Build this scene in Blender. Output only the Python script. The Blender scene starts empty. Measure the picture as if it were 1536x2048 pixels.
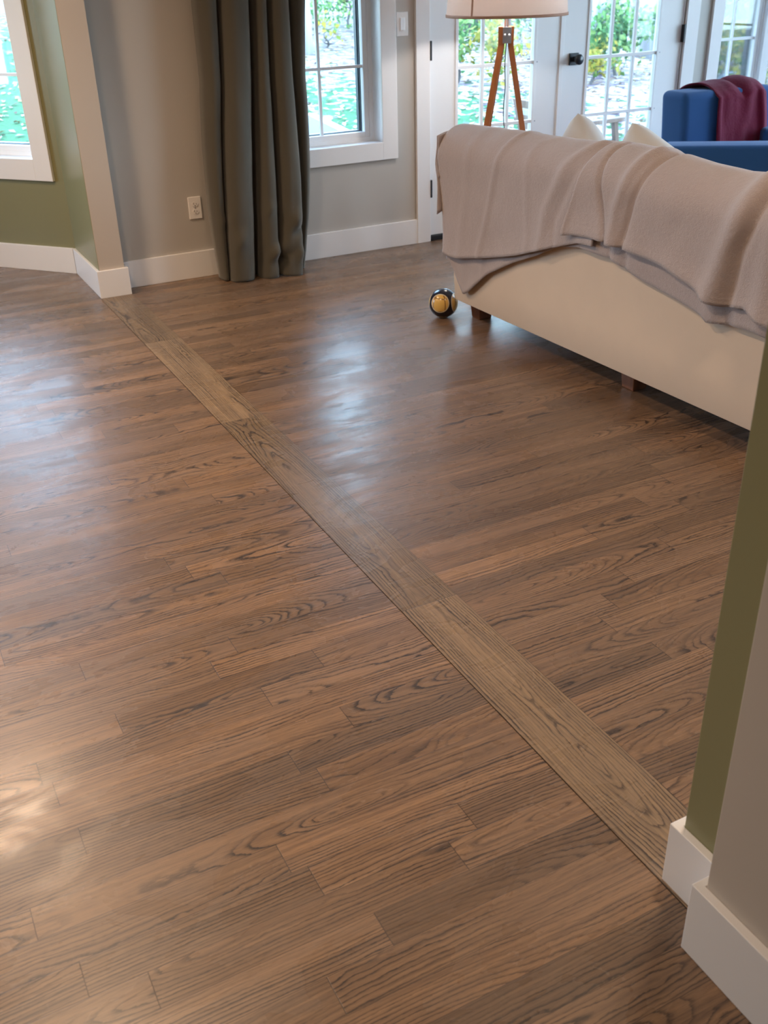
import bpy, bmesh, math, random
from mathutils import Vector, Matrix, noise
from math import sin, cos, pi, radians, exp, sqrt

S = bpy.context.scene
C = S.collection
random.seed(7)

# ------------------------------------------------------------------ camera
cam = bpy.data.cameras.new('camera')
co = bpy.data.objects.new('camera', cam)
C.objects.link(co)
S.camera = co
cam.sensor_fit = 'VERTICAL'
cam.sensor_height = 36.0
cam.lens = 1992.12 / 2048 * 36
_yaw, _pit, _rol = 0.465736, 0.502116, -0.029425
_fw = Vector((sin(_yaw)*cos(_pit), cos(_yaw)*cos(_pit), -sin(_pit)))
_r = Vector((cos(_yaw), -sin(_yaw), 0)); _u = _r.cross(_fw)
_r2 = cos(_rol)*_r + sin(_rol)*_u; _u2 = -sin(_rol)*_r + cos(_rol)*_u
co.matrix_world = Matrix(((_r2.x, _u2.x, -_fw.x, 0), (_r2.y, _u2.y, -_fw.y, 0), (_r2.z, _u2.z, -_fw.z, 1.5), (0, 0, 0, 1)))
cam.clip_end = 200
cam.dof.use_dof = True
cam.dof.focus_distance = 2.9
cam.dof.aperture_fstop = 6.5

# ------------------------------------------------------------------ world, lights, exposure
S.view_settings.view_transform = 'Standard'
S.view_settings.look = 'None'
S.view_settings.gamma = 1.0
S.view_settings.use_curve_mapping = False
S.view_settings.exposure = 0.84
S.cycles.use_denoising = True
S.cycles.sample_clamp_indirect = 6.0
S.cycles.max_bounces = 10
S.cycles.diffuse_bounces = 6
S.cycles.transparent_max_bounces = 16
S.cycles.caustics_reflective = False
S.cycles.caustics_refractive = False

SKY = 11.0
W = bpy.data.worlds.new('sky'); S.world = W; W.use_nodes = True
nt = W.node_tree; nt.nodes.clear()
wo = nt.nodes.new('ShaderNodeOutputWorld'); wb = nt.nodes.new('ShaderNodeBackground')
tc = nt.nodes.new('ShaderNodeTexCoord'); sx = nt.nodes.new('ShaderNodeSeparateXYZ'); rp = nt.nodes.new('ShaderNodeValToRGB')
nt.links.new(tc.outputs['Generated'], sx.inputs[0]); nt.links.new(sx.outputs['Z'], rp.inputs[0])
nt.links.new(rp.outputs[0], wb.inputs[0]); nt.links.new(wb.outputs[0], wo.inputs[0])
rp.color_ramp.elements[0].position = 0.0; rp.color_ramp.elements[0].color = (0.70, 0.86, 1.0, 1)
rp.color_ramp.elements[1].position = 0.6; rp.color_ramp.elements[1].color = (0.42, 0.66, 1.0, 1)
wb.inputs[1].default_value = SKY

LAMP_W = 14.0                     # recessed ceiling lamps, warm
LAMP_COL = (1.0, 0.71, 0.47)
RECESSED = [(0.0, 4.45), (-1.9, 4.3), (0.0, 2.6), (-1.9, 2.6), (1.8, 1.35), (4.4, 1.6), (5.9, 1.6)]
CEIL = 2.62
LAMP_K = [1.5, 1.3, 1.3, 1.0, .65, .6, .6]


def area(name, loc, nrm, sx_, sy_, w, col, portal=False, shape='RECTANGLE', spread=pi):
    l = bpy.data.lights.new(name, 'AREA'); l.shape = shape; l.size = sx_; l.size_y = sy_
    l.energy = w; l.color = col; l.spread = spread
    if portal:
        l.cycles.is_portal = True
    o = bpy.data.objects.new(name, l); C.objects.link(o)
    o.location = loc
    o.rotation_euler = Vector(nrm).to_track_quat('-Z', 'Y').to_euler()
    return o


# ------------------------------------------------------------------ helpers
def newbm():
    return bmesh.new()


def obj(name, bm, mat, parent=None, smooth=False, bevel=0, loc=None, segs=2):
    me = bpy.data.meshes.new(name); bm.to_mesh(me); bm.free()
    for m in (mat if isinstance(mat, (list, tuple)) else [mat]):
        me.materials.append(m)
    o = bpy.data.objects.new(name, me); C.objects.link(o)
    if smooth:
        for p in me.polygons:
            p.use_smooth = True
    if bevel:
        b = o.modifiers.new('bevel', 'BEVEL'); b.width = bevel; b.segments = segs; b.limit_method = 'ANGLE'
    if parent is not None:
        o.parent = parent
    if loc is not None:
        o.location = loc
    return o


def empty(name, loc=(0, 0, 0), rz=0):
    o = bpy.data.objects.new(name, None); C.objects.link(o); o.location = loc; o.rotation_euler = (0, 0, rz)
    o.empty_display_size = 0.05
    return o


def tag(o, label, cat, group=None, kind=None):
    o['label'] = label; o['category'] = cat
    if group: o['group'] = group
    if kind: o['kind'] = kind
    return o


def struct(o, label=None):
    o['kind'] = 'structure'
    if label: o['label'] = label
    return o


I4 = Matrix.Identity(4)


def bx(bm, x0, x1, y0, y1, z0, z1, M=I4, mi=0):
    v = [bm.verts.new(M @ Vector((x, y, z))) for z in (z0, z1) for y in (y0, y1) for x in (x0, x1)]
    fs = []
    for q in ((0, 2, 3, 1), (4, 5, 7, 6), (0, 1, 5, 4), (2, 6, 7, 3), (0, 4, 6, 2), (1, 3, 7, 5)):
        f = bm.faces.new([v[i] for i in q]); f.material_index = mi; fs.append(f)
    if M.to_3x3().determinant() < 0:
        for f in fs: f.normal_flip()
    return fs


def prism(bm, pts, z0, z1):
    lo = [bm.verts.new((p[0], p[1], z0)) for p in pts]; hi = [bm.verts.new((p[0], p[1], z1)) for p in pts]
    n = len(pts)
    for i in range(n):
        bm.faces.new((lo[i], lo[(i+1) % n], hi[(i+1) % n], hi[i]))
    bm.faces.new(hi); bm.faces.new(lo[::-1])
    bmesh.ops.recalc_face_normals(bm, faces=bm.faces[:])


def tube(bm, pts, rad, seg=10, cap=True):
    pts = [Vector(p) for p in pts]; n = len(pts)
    rads = rad if isinstance(rad, (list, tuple)) else [rad]*n
    rings = []
    prev = None
    for i, p in enumerate(pts):
        d = (pts[min(i+1, n-1)] - pts[max(i-1, 0)]).normalized()
        if prev is None:
            a = d.orthogonal().normalized()
        else:
            a = (prev - d*prev.dot(d)).normalized()
        prev = a; b = d.cross(a)
        rings.append([bm.verts.new(p + (a*cos(2*pi*k/seg) + b*sin(2*pi*k/seg))*rads[i]) for k in range(seg)])
    for i in range(n-1):
        for k in range(seg):
            bm.faces.new((rings[i][k], rings[i][(k+1) % seg], rings[i+1][(k+1) % seg], rings[i+1][k]))
    if cap:
        bm.faces.new(rings[0][::-1]); bm.faces.new(rings[-1])


def lathe(bm, prof, seg=32, M=I4, closed=False):
    rings = [[bm.verts.new(M @ Vector((r*cos(2*pi*k/seg), r*sin(2*pi*k/seg), z))) for k in range(seg)] for r, z in prof]
    m = len(rings)
    for i in range(m if closed else m-1):
        a, b = rings[i], rings[(i+1) % m]
        for k in range(seg):
            bm.faces.new((a[k], a[(k+1) % seg], b[(k+1) % seg], b[k]))
    if not closed:
        if prof[0][0] > 1e-4: bm.faces.new(rings[0][::-1])
        if prof[-1][0] > 1e-4: bm.faces.new(rings[-1])
    bmesh.ops.recalc_face_normals(bm, faces=bm.faces[:])


def bar(bm, p0, p1, w, d, up=(0, 0, 1)):
    """rectangular bar from p0 to p1, w across, d deep"""
    p0 = Vector(p0); p1 = Vector(p1); t = (p1-p0).normalized(); a = t.cross(Vector(up)).normalized(); b = a.cross(t)
    M = Matrix(((a.x, b.x, t.x, p0.x), (a.y, b.y, t.y, p0.y), (a.z, b.z, t.z, p0.z), (0, 0, 0, 1)))
    bx(bm, -w/2, w/2, -d/2, d/2, 0, (p1-p0).length, M)


def interp(tab, x):
    """piecewise-linear, tab sorted by descending or ascending first value"""
    t = sorted(tab)
    if x <= t[0][0]: return t[0][1]
    for (a, fa), (b, fb) in zip(t, t[1:]):
        if x <= b:
            return fa + (fb-fa)*(x-a)/(b-a) if b > a else fb
    return t[-1][1]


def sm(x):
    x = max(0, min(1, x)); return x*x*(3-2*x)


# ------------------------------------------------------------------ materials
class NT:
    def __init__(s, name):
        s.m = bpy.data.materials.new(name); s.m.use_nodes = True; s.t = s.m.node_tree
        s.b = s.t.nodes['Principled BSDF']; s.out = s.t.nodes['Material Output']

    def n(s, t, **k):
        o = s.t.nodes.new('ShaderNode' + t)
        for a, v in k.items(): setattr(o, a, v)
        return o

    def l(s, a, b): s.t.links.new(a, b)

    def math(s, op, a, b=None, c=None, clamp=False):
        o = s.n('Math', operation=op, use_clamp=clamp)
        for i, v in enumerate((a, b, c)):
            if v is None: continue
            if isinstance(v, (int, float)): o.inputs[i].default_value = v
            else: s.l(v, o.inputs[i])
        return o.outputs[0]

    def noise(s, vec, scale, detail=2, rough=.5, dist=0):
        o = s.n('TexNoise'); o.inputs['Scale'].default_value = scale; o.inputs['Detail'].default_value = detail
        o.inputs['Roughness'].default_value = rough; o.inputs['Distortion'].default_value = dist
        if vec is not None: s.l(vec, o.inputs['Vector'])
        return o.outputs['Fac']

    def comb(s, x, y, z):
        o = s.n('CombineXYZ')
        for i, v in enumerate((x, y, z)):
            if isinstance(v, (int, float)): o.inputs[i].default_value = v
            else: s.l(v, o.inputs[i])
        return o.outputs[0]

    def mix(s, f, a, b, bt='MIX'):
        o = s.n('Mix', data_type='RGBA', blend_type=bt)
        for i, v in ((0, f), (6, a), (7, b)):
            if isinstance(v, (int, float)): o.inputs[i].default_value = v
            elif isinstance(v, tuple): o.inputs[i].default_value = (*v, 1)
            else: s.l(v, o.inputs[i])
        return o.outputs[2]

    def ramp(s, f, stops, interp_='LINEAR'):
        o = s.n('ValToRGB'); cr = o.color_ramp; cr.interpolation = interp_
        while len(cr.elements) < len(stops): cr.elements.new(0.5)
        for e, (p, c) in zip(cr.elements, stops):
            e.position = p; e.color = (*c, 1) if isinstance(c, tuple) else (c, c, c, 1)
        s.l(f, o.inputs[0]); return o.outputs[0]

    def bump(s, h, st=.3, dist=.001):
        o = s.n('Bump'); o.inputs['Strength'].default_value = st; o.inputs['Distance'].default_value = dist
        s.l(h, o.inputs['Height']); s.l(o.outputs[0], s.b.inputs['Normal'])

    def set(s, **k):
        for a, v in k.items():
            i = s.b.inputs[a.replace('_', ' ')]
            i.default_value = (*v, 1) if isinstance(v, tuple) and len(v) == 3 else v


def simple(name, col, rough=.5, spec=.5, var=.0, scale=5, bump=0, bscale=200, **k):
    q = NT(name); q.set(Base_Color=col, Roughness=rough)
    q.b.inputs['Specular IOR Level'].default_value = spec
    for a, v in k.items(): q.set(**{a: v})
    tcn = q.n('TexCoord').outputs['Object']
    if var:
        f = q.noise(tcn, scale, 3)
        c = q.mix(q.math('MULTIPLY', f, 1.0), tuple(x*(1-var) for x in col), tuple(min(1, x*(1+var)) for x in col))
        q.l(c, q.b.inputs['Base Color'])
    if bump:
        q.bump(q.noise(tcn, bscale, 2), bump, .0006)
    return q.m


def fabric(name, col, scale=900, var=.12, bump=.5, sheen=.3, rough=.9):
    q = NT(name); q.set(Roughness=rough); q.b.inputs['Specular IOR Level'].default_value = .15
    q.b.inputs['Sheen Weight'].default_value = sheen; q.b.inputs['Sheen Roughness'].default_value = .5
    o = q.n('TexCoord').outputs['Object']
    f = q.noise(o, 6, 4, .6); g = q.noise(o, scale, 2)
    h = q.math('ADD', q.math('MULTIPLY', f, .6), q.math('MULTIPLY', g, .4))
    c = q.mix(h, tuple(x*(1-var) for x in col), tuple(min(1, x*(1+var)) for x in col)); q.l(c, q.b.inputs['Base Color'])
    q.bump(g, bump, .001)
    return q.m


def fleece(name, col, k=1.0):
    q = NT(name); q.set(Roughness=1.0); q.b.inputs['Specular IOR Level'].default_value = .05
    q.b.inputs['Sheen Weight'].default_value = .35 if k == 1.0 else .12; q.b.inputs['Sheen Roughness'].default_value = .6
    o = q.n('TexCoord').outputs['Object']
    f = q.noise(o, 9, 4, .7); g = q.noise(o, 260, 3, .7); g2 = q.noise(o, 70, 3, .6)
    h = q.math('ADD', q.math('MULTIPLY', f, .45), q.math('MULTIPLY', g, .55))
    c = q.mix(h, tuple(x*.8 for x in col), tuple(min(1, x*1.18) for x in col)); q.l(c, q.b.inputs['Base Color'])
    q.bump(q.math('ADD', g, g2), .9*k, .003)
    return q.m


def wood(name, light, dark, axis='Z', scale=1.0, rough=.35, coat=0):
    q = NT(name); o = q.n('TexCoord').outputs['Object']
    mp = q.n('Mapping'); q.l(o, mp.inputs[0])
    sc = {'X': (1.5, 30, 30), 'Y': (30, 1.5, 30), 'Z': (30, 30, 1.5)}[axis]
    mp.inputs['Scale'].default_value = tuple(v*scale for v in sc)
    f = q.noise(mp.outputs[0], 1.0, 4, .6, .4)
    q.l(q.ramp(f, [(.3, dark), (.62, light)]), q.b.inputs['Base Color'])
    q.set(Roughness=rough); q.bump(f, .15, .001)
    return q.m


def oak_floor(name, warm=1.0, cool=1.0):
    q = NT(name)
    uv = q.n('UVMap', uv_map='UVMap').outputs[0]
    sep = q.n('SeparateXYZ'); q.l(uv, sep.inputs[0]); U, V = sep.outputs[0], sep.outputs[1]
    at = q.n('Attribute', attribute_name='seed'); s3 = q.n('SeparateXYZ'); q.l(at.outputs['Vector'], s3.inputs[0])
    a, b, c = s3.outputs
    off = q.math('MULTIPLY', a, 137.0); off2 = q.math('MULTIPLY', b, 91.0)
    u2 = q.math('ADD', U, off)
    # heart of the log relative to the board: some boards flat sawn (cathedrals), some quarter sawn
    cv = q.math('ADD', V, q.math('MULTIPLY', q.math('SUBTRACT', b, .5), .15))
    lowv = q.comb(q.math('MULTIPLY', u2, 1.0), off2, 0.0)
    h1 = q.math('SUBTRACT', q.noise(lowv, 1.15, 1, .4), .5)
    h2 = q.math('SUBTRACT', q.noise(lowv, 4.5, 3, .55), .5)
    h = q.math('ADD', q.math('MULTIPLY', h1, .26), q.math('MULTIPLY', h2, .030))
    h = q.math('ADD', h, q.math('MULTIPLY', q.math('SUBTRACT', c, .35), .10))
    r = q.math('SQRT', q.math('ADD', q.math('MULTIPLY', cv, cv), q.math('ADD', q.math('MULTIPLY', h, h), .00002)))
    wob = q.noise(q.comb(q.math('MULTIPLY', u2, 22.0), q.math('MULTIPLY', V, 95.0), off2), 1.0, 4, .7)
    r = q.math('ADD', r, q.math('MULTIPLY', q.math('SUBTRACT', wob, .5), .0075))
    rr = q.math('ADD', q.math('MULTIPLY', r, 125.0), q.math('MULTIPLY', q.noise(q.comb(r, off2, 0.0), 60.0, 1), 1.6))
    fr = q.math('FRACT', rr)
    ring = q.ramp(fr, [(0.0, 1.0), (.08, .8), (.26, .22), (.50, .04), (.90, .10), (1.0, 1.0)])
    # fine pores drawn along the board
    pv = q.comb(q.math('MULTIPLY', u2, 30.0), q.math('MULTIPLY', V, 1100.0), off2)
    pore = q.ramp(q.noise(pv, 1.0, 2, .6), [(.48, 0.0), (.68, 1.0)])
    streak = q.noise(q.comb(q.math('MULTIPLY', u2, 3.0), q.math('MULTIPLY', V, 90.0), off2), 1.0, 3, .6)
    patch = q.noise(q.comb(q.math('MULTIPLY', u2, 1.6), q.math('MULTIPLY', V, 16.0), off2), 1.0, 2)
    amt = q.math('ADD', .40, q.math('MULTIPLY', q.math('SUBTRACT', patch, .40), 3.2), clamp=True)
    dark = q.math('MULTIPLY', ring, amt)
    dark = q.math('ADD', dark, q.math('MULTIPLY', pore, .36), clamp=True)
    L = (0.298*warm, 0.176*cool, 0.097*cool); L2 = (0.178*warm, 0.105*cool, 0.063*cool); D = (0.026, 0.018, 0.016)
    base = q.mix(q.ramp(streak, [(.32, 0.0), (.68, 1.0)]), L2, L)
    tone = q.math('ADD', .70, q.math('MULTIPLY', q.math('FRACT', q.math('MULTIPLY', q.math('ADD', a, c), 7.31)), .50))
    base = q.mix(1.0, base, q.comb(tone, tone, tone), 'MULTIPLY')
    hue = q.math('FRACT', q.math('MULTIPLY', q.math('ADD', b, c), 5.7))
    base = q.mix(q.math('MULTIPLY', hue, .38), base, (0.13, 0.092, 0.066))
    col = q.mix(dark, base, D)
    # joints between boards
    jv = s_j = q.n('Attribute', attribute_name='edge'); je = q.n('SeparateXYZ'); q.l(jv.outputs['Vector'], je.inputs[0])
    eu = q.math('MULTIPLY', q.math('SUBTRACT', .5, q.math('ABSOLUTE', q.math('SUBTRACT', je.outputs[0], .5))), je.outputs[2])
    ev = q.math('SUBTRACT', .5, q.math('ABSOLUTE', q.math('SUBTRACT', je.outputs[1], .5)))
    jo = q.math('MINIMUM', q.math('DIVIDE', eu, .0014), q.math('DIVIDE', ev, .0105), clamp=True)
    joint = q.ramp(jo, [(0.0, 0.0), (1.0, 1.0)])
    col = q.mix(joint, (0.030, 0.018, 0.012), col)
    q.l(col, q.b.inputs['Base Color'])
    # worn satin finish: rubbed patches and fine scuffs
    wp = q.n('TexCoord').outputs['Object']
    sc = q.n('Mapping'); q.l(wp, sc.inputs[0]); sc.inputs['Scale'].default_value = (1.0, 2.2, 1.0)
    worn = q.noise(sc.outputs[0], 2.3, 4, .6, .5)
    smear = q.ramp(q.noise(sc.outputs[0], 3.6, 5, .62, .8), [(.44, 0.0), (.56, 1.0)])
    worn = q.math('ADD', q.math('MULTIPLY', worn, .72), q.math('MULTIPLY', smear, .26))
    msc = q.n('Mapping'); q.l(wp, msc.inputs[0]); msc.inputs['Scale'].default_value = (260.0, 60.0, 1.0); msc.inputs['Rotation'].default_value = (0, 0, .5)
    scuff = q.ramp(q.noise(msc.outputs[0], 1.0, 3, .7), [(.62, 0.0), (.72, 1.0)])
    col = q.mix(q.math('MULTIPLY', q.math('MULTIPLY', scuff, smear), .10), col, (.40, .33, .28))
    q.l(col, q.b.inputs['Base Color'])
    rg = q.math('ADD', .25, q.math('MULTIPLY', worn, .30))
    rg = q.math('ADD', rg, q.math('MULTIPLY', pore, .06)); rg = q.math('ADD', rg, q.math('MULTIPLY', dark, .06))
    q.l(rg, q.b.inputs['Roughness'])
    q.b.inputs['Specular IOR Level'].default_value = .3
    q.b.inputs['Coat Weight'].default_value = .6
    q.l(q.math('ADD', .12, q.math('MULTIPLY', worn, .34)), q.b.inputs['Coat Roughness'])
    hb = q.math('SUBTRACT', q.math('ADD', q.math('MULTIPLY', joint, .8), q.math('MULTIPLY', q.noise(wp, 11.0, 2), .16)),
                q.math('ADD', q.math('MULTIPLY', pore, .18), q.math('MULTIPLY', ring, .16)))
    q.bump(hb, .35, .0011)
    return q.m


M = {}
M['floor'] = oak_floor('stained_oak')
M['strip'] = oak_floor('stained_oak_strip', 1.18, 1.33)
M['trim'] = simple('white_trim_paint', (.77, .755, .755), .32, .5)
M['door'] = simple('white_door_paint', (.78, .78, .79), .35, .5)
M['wall'] = simple('greige_wall_paint', (.47, .44, .405), .42, .4, bump=.05, bscale=350)
M['taupe'] = simple('taupe_column_paint', (.50, .44, .38), .45, .4, bump=.05, bscale=350)
M['green'] = simple('olive_wall_paint', (.215, .205, .105), .30, .5, bump=.05, bscale=350)
M['ceil'] = simple('ceiling_paint', (.78, .76, .73), .8, .2)
M['vinyl'] = simple('white_vinyl', (.88, .90, .93), .45, .5)
M['black'] = simple('black_metal', (.012, .013, .018), .35, .5)
M['bronze'] = simple('dark_threshold', (.010, .010, .013), .5, .4)
M['sash_black'] = simple('dark_exterior_frame', (.03, .045, .07), .4, .5)
M['sash_blue'] = simple('grey_exterior_track', (.25, .34, .48), .4, .5)
M['plate'] = simple('white_plastic_plate', (.80, .77, .75), .3, .5)
M['slot'] = simple('dark_slot', (.08, .065, .055), .6, .2)
M['sofa'] = fabric('cream_sofa_canvas', (.66, .54, .435), 1200, .08, .25, .15)
M['pillow'] = fabric('cream_pillow_cotton', (.60, .60, .60), 900, .06, .3, .2)
M['blanket'] = fleece('mauve_grey_fleece', (.42, .355, .355))
M['red'] = fleece('maroon_plush', (.13, .007, .030), .8)
M['blue'] = fabric('blue_upholstery', (.022, .078, .215), 700, .12, .3, .1)
M['curtain'] = fabric('olive_grey_curtain', (.082, .074, .058), 1500, .10, .3, .35, .75)
M['leg'] = wood('brown_sofa_leg_wood', (.24, .10, .05), (.13, .05, .028), 'Z', .6)
M['lampwood'] = wood('orange_lamp_wood', (.46, .17, .055), (.30, .095, .03), 'Z', .6, .3)
M['steel'] = simple('grey_steel_plate', (.36, .37, .40), .35, .5, Metallic=.6)
M['cord'] = simple('dark_green_cord', (.03, .05, .05), .5)
M['brass'] = simple('lamp_band_trim', (.42, .24, .17), .7, .2)
M['leaf'] = None


def glass_mat():
    q = NT('window_glass'); q.t.nodes.remove(q.b)
    tr = q.n('BsdfTransparent'); tr.inputs[0].default_value = (.93, .97, .98, 1)
    gl = q.n('BsdfGlossy'); gl.inputs['Roughness'].default_value = .02
    fr = q.n('Fresnel'); fr.inputs[0].default_value = 1.45
    mx = q.n('MixShader'); q.l(q.math('MULTIPLY', fr.outputs[0], .8), mx.inputs[0])
    q.l(tr.outputs[0], mx.inputs[1]); q.l(gl.outputs[0], mx.inputs[2]); q.l(mx.outputs[0], q.out.inputs[0])
    return q.m


M['glass'] = glass_mat()


def shade_mat():
    q = NT('linen_lamp_shade'); q.t.nodes.remove(q.b)
    o = q.n('TexCoord').outputs['UV']
    w = q.n('TexWave', wave_type='BANDS', bands_direction='X'); w.inputs['Scale'].default_value = 70; w.inputs['Distortion'].default_value = 1.5
    q.l(o, w.inputs['Vector'])
    c = q.mix(w.outputs['Fac'], (.86, .72, .66), (.95, .92, .89))
    d = q.n('BsdfDiffuse'); t = q.n('BsdfTranslucent'); mx = q.n('MixShader'); mx.inputs[0].default_value = .62
    q.l(c, d.inputs[0]); q.l(c, t.inputs[0]); q.l(d.outputs[0], mx.inputs[1]); q.l(t.outputs[0], mx.inputs[2])
    q.l(mx.outputs[0], q.out.inputs[0]); return q.m


M['shade'] = shade_mat()


def ball_mat():
    q = NT('gold_black_football'); o = q.n('TexCoord').outputs['Object']
    q.set(Roughness=.22)
    def capd(ax):
        vm = q.n('VectorMath', operation='DOT_PRODUCT'); nm = q.n('VectorMath', operation='NORMALIZE')
        q.l(o, nm.inputs[0]); q.l(nm.outputs[0], vm.inputs[0]); vm.inputs[1].default_value = Vector(ax).normalized()
        return vm.outputs['Value']
    A = (-.69, -.66, .24); B = (.66, -.73, .12); Cc = (.1, .3, 1.0); D_ = (.6, .75, -.1); E_ = (-.6, .75, .1)
    d = capd(A)
    for ax in (B, D_, E_, (0, .1, -1)):
        d = q.math('MAXIMUM', d, capd(ax))
    gold = q.ramp(d, [(.815, 0.0), (.821, 1.0)]); ringm = q.ramp(d, [(.772, 0.0), (.779, 1.0)])
    vo = q.n('TexVoronoi', feature='DISTANCE_TO_EDGE'); vo.inputs['Scale'].default_value = 17; vo.inputs['Randomness'].default_value = .35
    q.l(o, vo.inputs['Vector'])
    seam = q.ramp(vo.outputs['Distance'], [(.02, 0.0), (.05, 1.0)])
    g = q.mix(seam, (.20, .09, .02), (.66, .42, .12))
    c = q.mix(ringm, (.012, .010, .020), (.62, .55, .42)); c = q.mix(gold, c, g)
    q.l(c, q.b.inputs['Base Color']); return q.m


M['ball'] = ball_mat()

# ------------------------------------------------------------------ floor boards
PITCH = 0.078
SX0, SX1 = 1.014, 1.183           # the cross board
BAYD = Vector((-.66, .75)).normalized()


def seed_floor(name, boards, mat):
    """boards: (corner list, u0,u1, along-vector) -> one mesh with per-board attributes"""
    bm = newbm(); uvl = bm.loops.layers.uv.new('UVMap')
    la = bm.loops.layers.float_vector.new('seed'); le = bm.loops.layers.float_vector.new('edge')
    for (x0, x1, y0, y1, along, sd) in boards:
        vs = [bm.verts.new((x, y, 0)) for x, y in ((x0, y0), (x1, y0), (x1, y1), (x0, y1))]
        f = bm.faces.new(vs)
        Lh = (x1-x0) if along == 'x' else (y1-y0); Wd = (y1-y0) if along == 'x' else (x1-x0)
        for lp in f.loops:
            px = (lp.vert.co.x-x0)/(x1-x0); py = (lp.vert.co.y-y0)/(y1-y0)
            s, t = (px, py) if along == 'x' else (py, px)
            lp[uvl].uv = (s*Lh, (t-.5)*Wd); lp[la] = Vector(sd); lp[le] = Vector((s, t, Lh))
    o = obj(name, bm, mat)
    return o


FORCED = {1.350: [-.033], 1.194: [.022], 1.116: [.122], 1.272: [.421], 1.662: [.069], 2.052: [.211], 1.818: [.738], 1.740: [.571]}
rnd = random.Random(11)
boards = []
k0 = int(math.floor((-2.7-1.350)/PITCH))
y = 1.350 + k0*PITCH
while y < 7.3:
    y1 = y + PITCH
    rng = []
    if y < 5.45:
        rng = [(-4.1, SX0), (SX1, 6.75)]
    else:
        xr = 1.10 if y < 5.83 else 1.10 + BAYD.x/BAYD.y*(y-5.83)
        xl = -3.0 if y < 5.83 else -3.0 - BAYD.x/BAYD.y*(y-5.83)
        if y < 6.95: rng = [(xl, xr)]
    forced = []
    for kk, v in FORCED.items():
        if abs(kk-y) < .02: forced = v
    for (a, b) in rng:
        cuts = []
        x = a + rnd.uniform(.1, 1.1)
        while x < b-.12:
            cuts.append(x); x += rnd.choice([.35, .5, .65, .85, 1.1, 1.3, 1.6])*rnd.uniform(.85, 1.15)
        for fx in forced:
            if a < fx < b:
                cuts = [c_ for c_ in cuts if abs(c_-fx) > .3] + [fx]
        cuts = [a] + sorted(cuts) + [b]
        for c0, c1 in zip(cuts, cuts[1:]):
            boards.append((c0, c1, y, min(y1, 5.45) if y < 5.45 <= y1 and a > SX1-.01 else y1, 'x', (rnd.random(), rnd.random(), rnd.random())))
    y = y1
floor = struct(seed_floor('floor', boards, M['floor']), 'dark stained oak strip floor')
bsub = newbm(); bx(bsub, -4.1, 6.75, -2.75, 5.5, -.12, -.004)
prism(bsub, [(1.12, 5.5), (1.12, 5.85), (.22, 6.98), (-2.1, 6.98), (-3.0, 5.85), (-3.0, 5.5)], -.12, -.004)
sf = obj('subfloor', bsub, simple('subfloor_wood', (.1, .07, .05), .9), floor)

# long board laid across the joints, in three lengths
strip_boards = [(SX0, SX1, .80, 1.93, 'y', (.31, .46, .22)), (SX0, SX1, 1.93, 3.36, 'y', (.77, .60, .33)),
                (SX0, SX1, 3.36, 4.42, 'y', (.12, .25, .41)), (SX0, SX1, 4.42, 5.30, 'y', (.55, .80, .15))]
st = struct(seed_floor('trim_1', strip_boards, M['strip']), 'wide oak board laid across the floor boards')
st.location.z = .0012

# ------------------------------------------------------------------ wall builder
YB = 5.385                                  # inner face of the back wall
WT = .16


def frame(ox, oy, d, n):
    """local a along d, b outward n, z up"""
    return Matrix(((d[0], n[0], 0, ox), (d[1], n[1], 0, oy), (0, 0, 1, 0), (0, 0, 0, 1)))


def wall(name, Mx, length, openings, mat, parent=None, a0=0.0, thick=WT, z1=CEIL):
    bm = newbm()
    As = sorted({a0, length} | {o[0] for o in openings} | {o[1] for o in openings})
    Zs = sorted({0.0, z1} | {o[2] for o in openings} | {o[3] for o in openings})
    for p, q_ in zip(As, As[1:]):
        for r_, s_ in zip(Zs, Zs[1:]):
            if any(o[0] <= p+1e-6 and q_ <= o[1]+1e-6 and o[2] <= r_+1e-6 and s_ <= o[3]+1e-6 for o in openings): continue
            bx(bm, p, q_, 0, thick, r_, s_, Mx)
    bmesh.ops.remove_doubles(bm, verts=bm.verts, dist=1e-5)
    o = obj(name, bm, mat, parent)
    return struct(o)


def ring(bm, a0, a1, z0, z1, w, b0, b1, Mx, mi=0):
    bx(bm, a0, a0+w, b0, b1, z0, z1, Mx, mi); bx(bm, a1-w, a1, b0, b1, z0, z1, Mx, mi)
    bx(bm, a0+w, a1-w, b0, b1, z0, z0+w, Mx, mi); bx(bm, a0+w, a1-w, b0, b1, z1-w, z1, Mx, mi)


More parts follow.
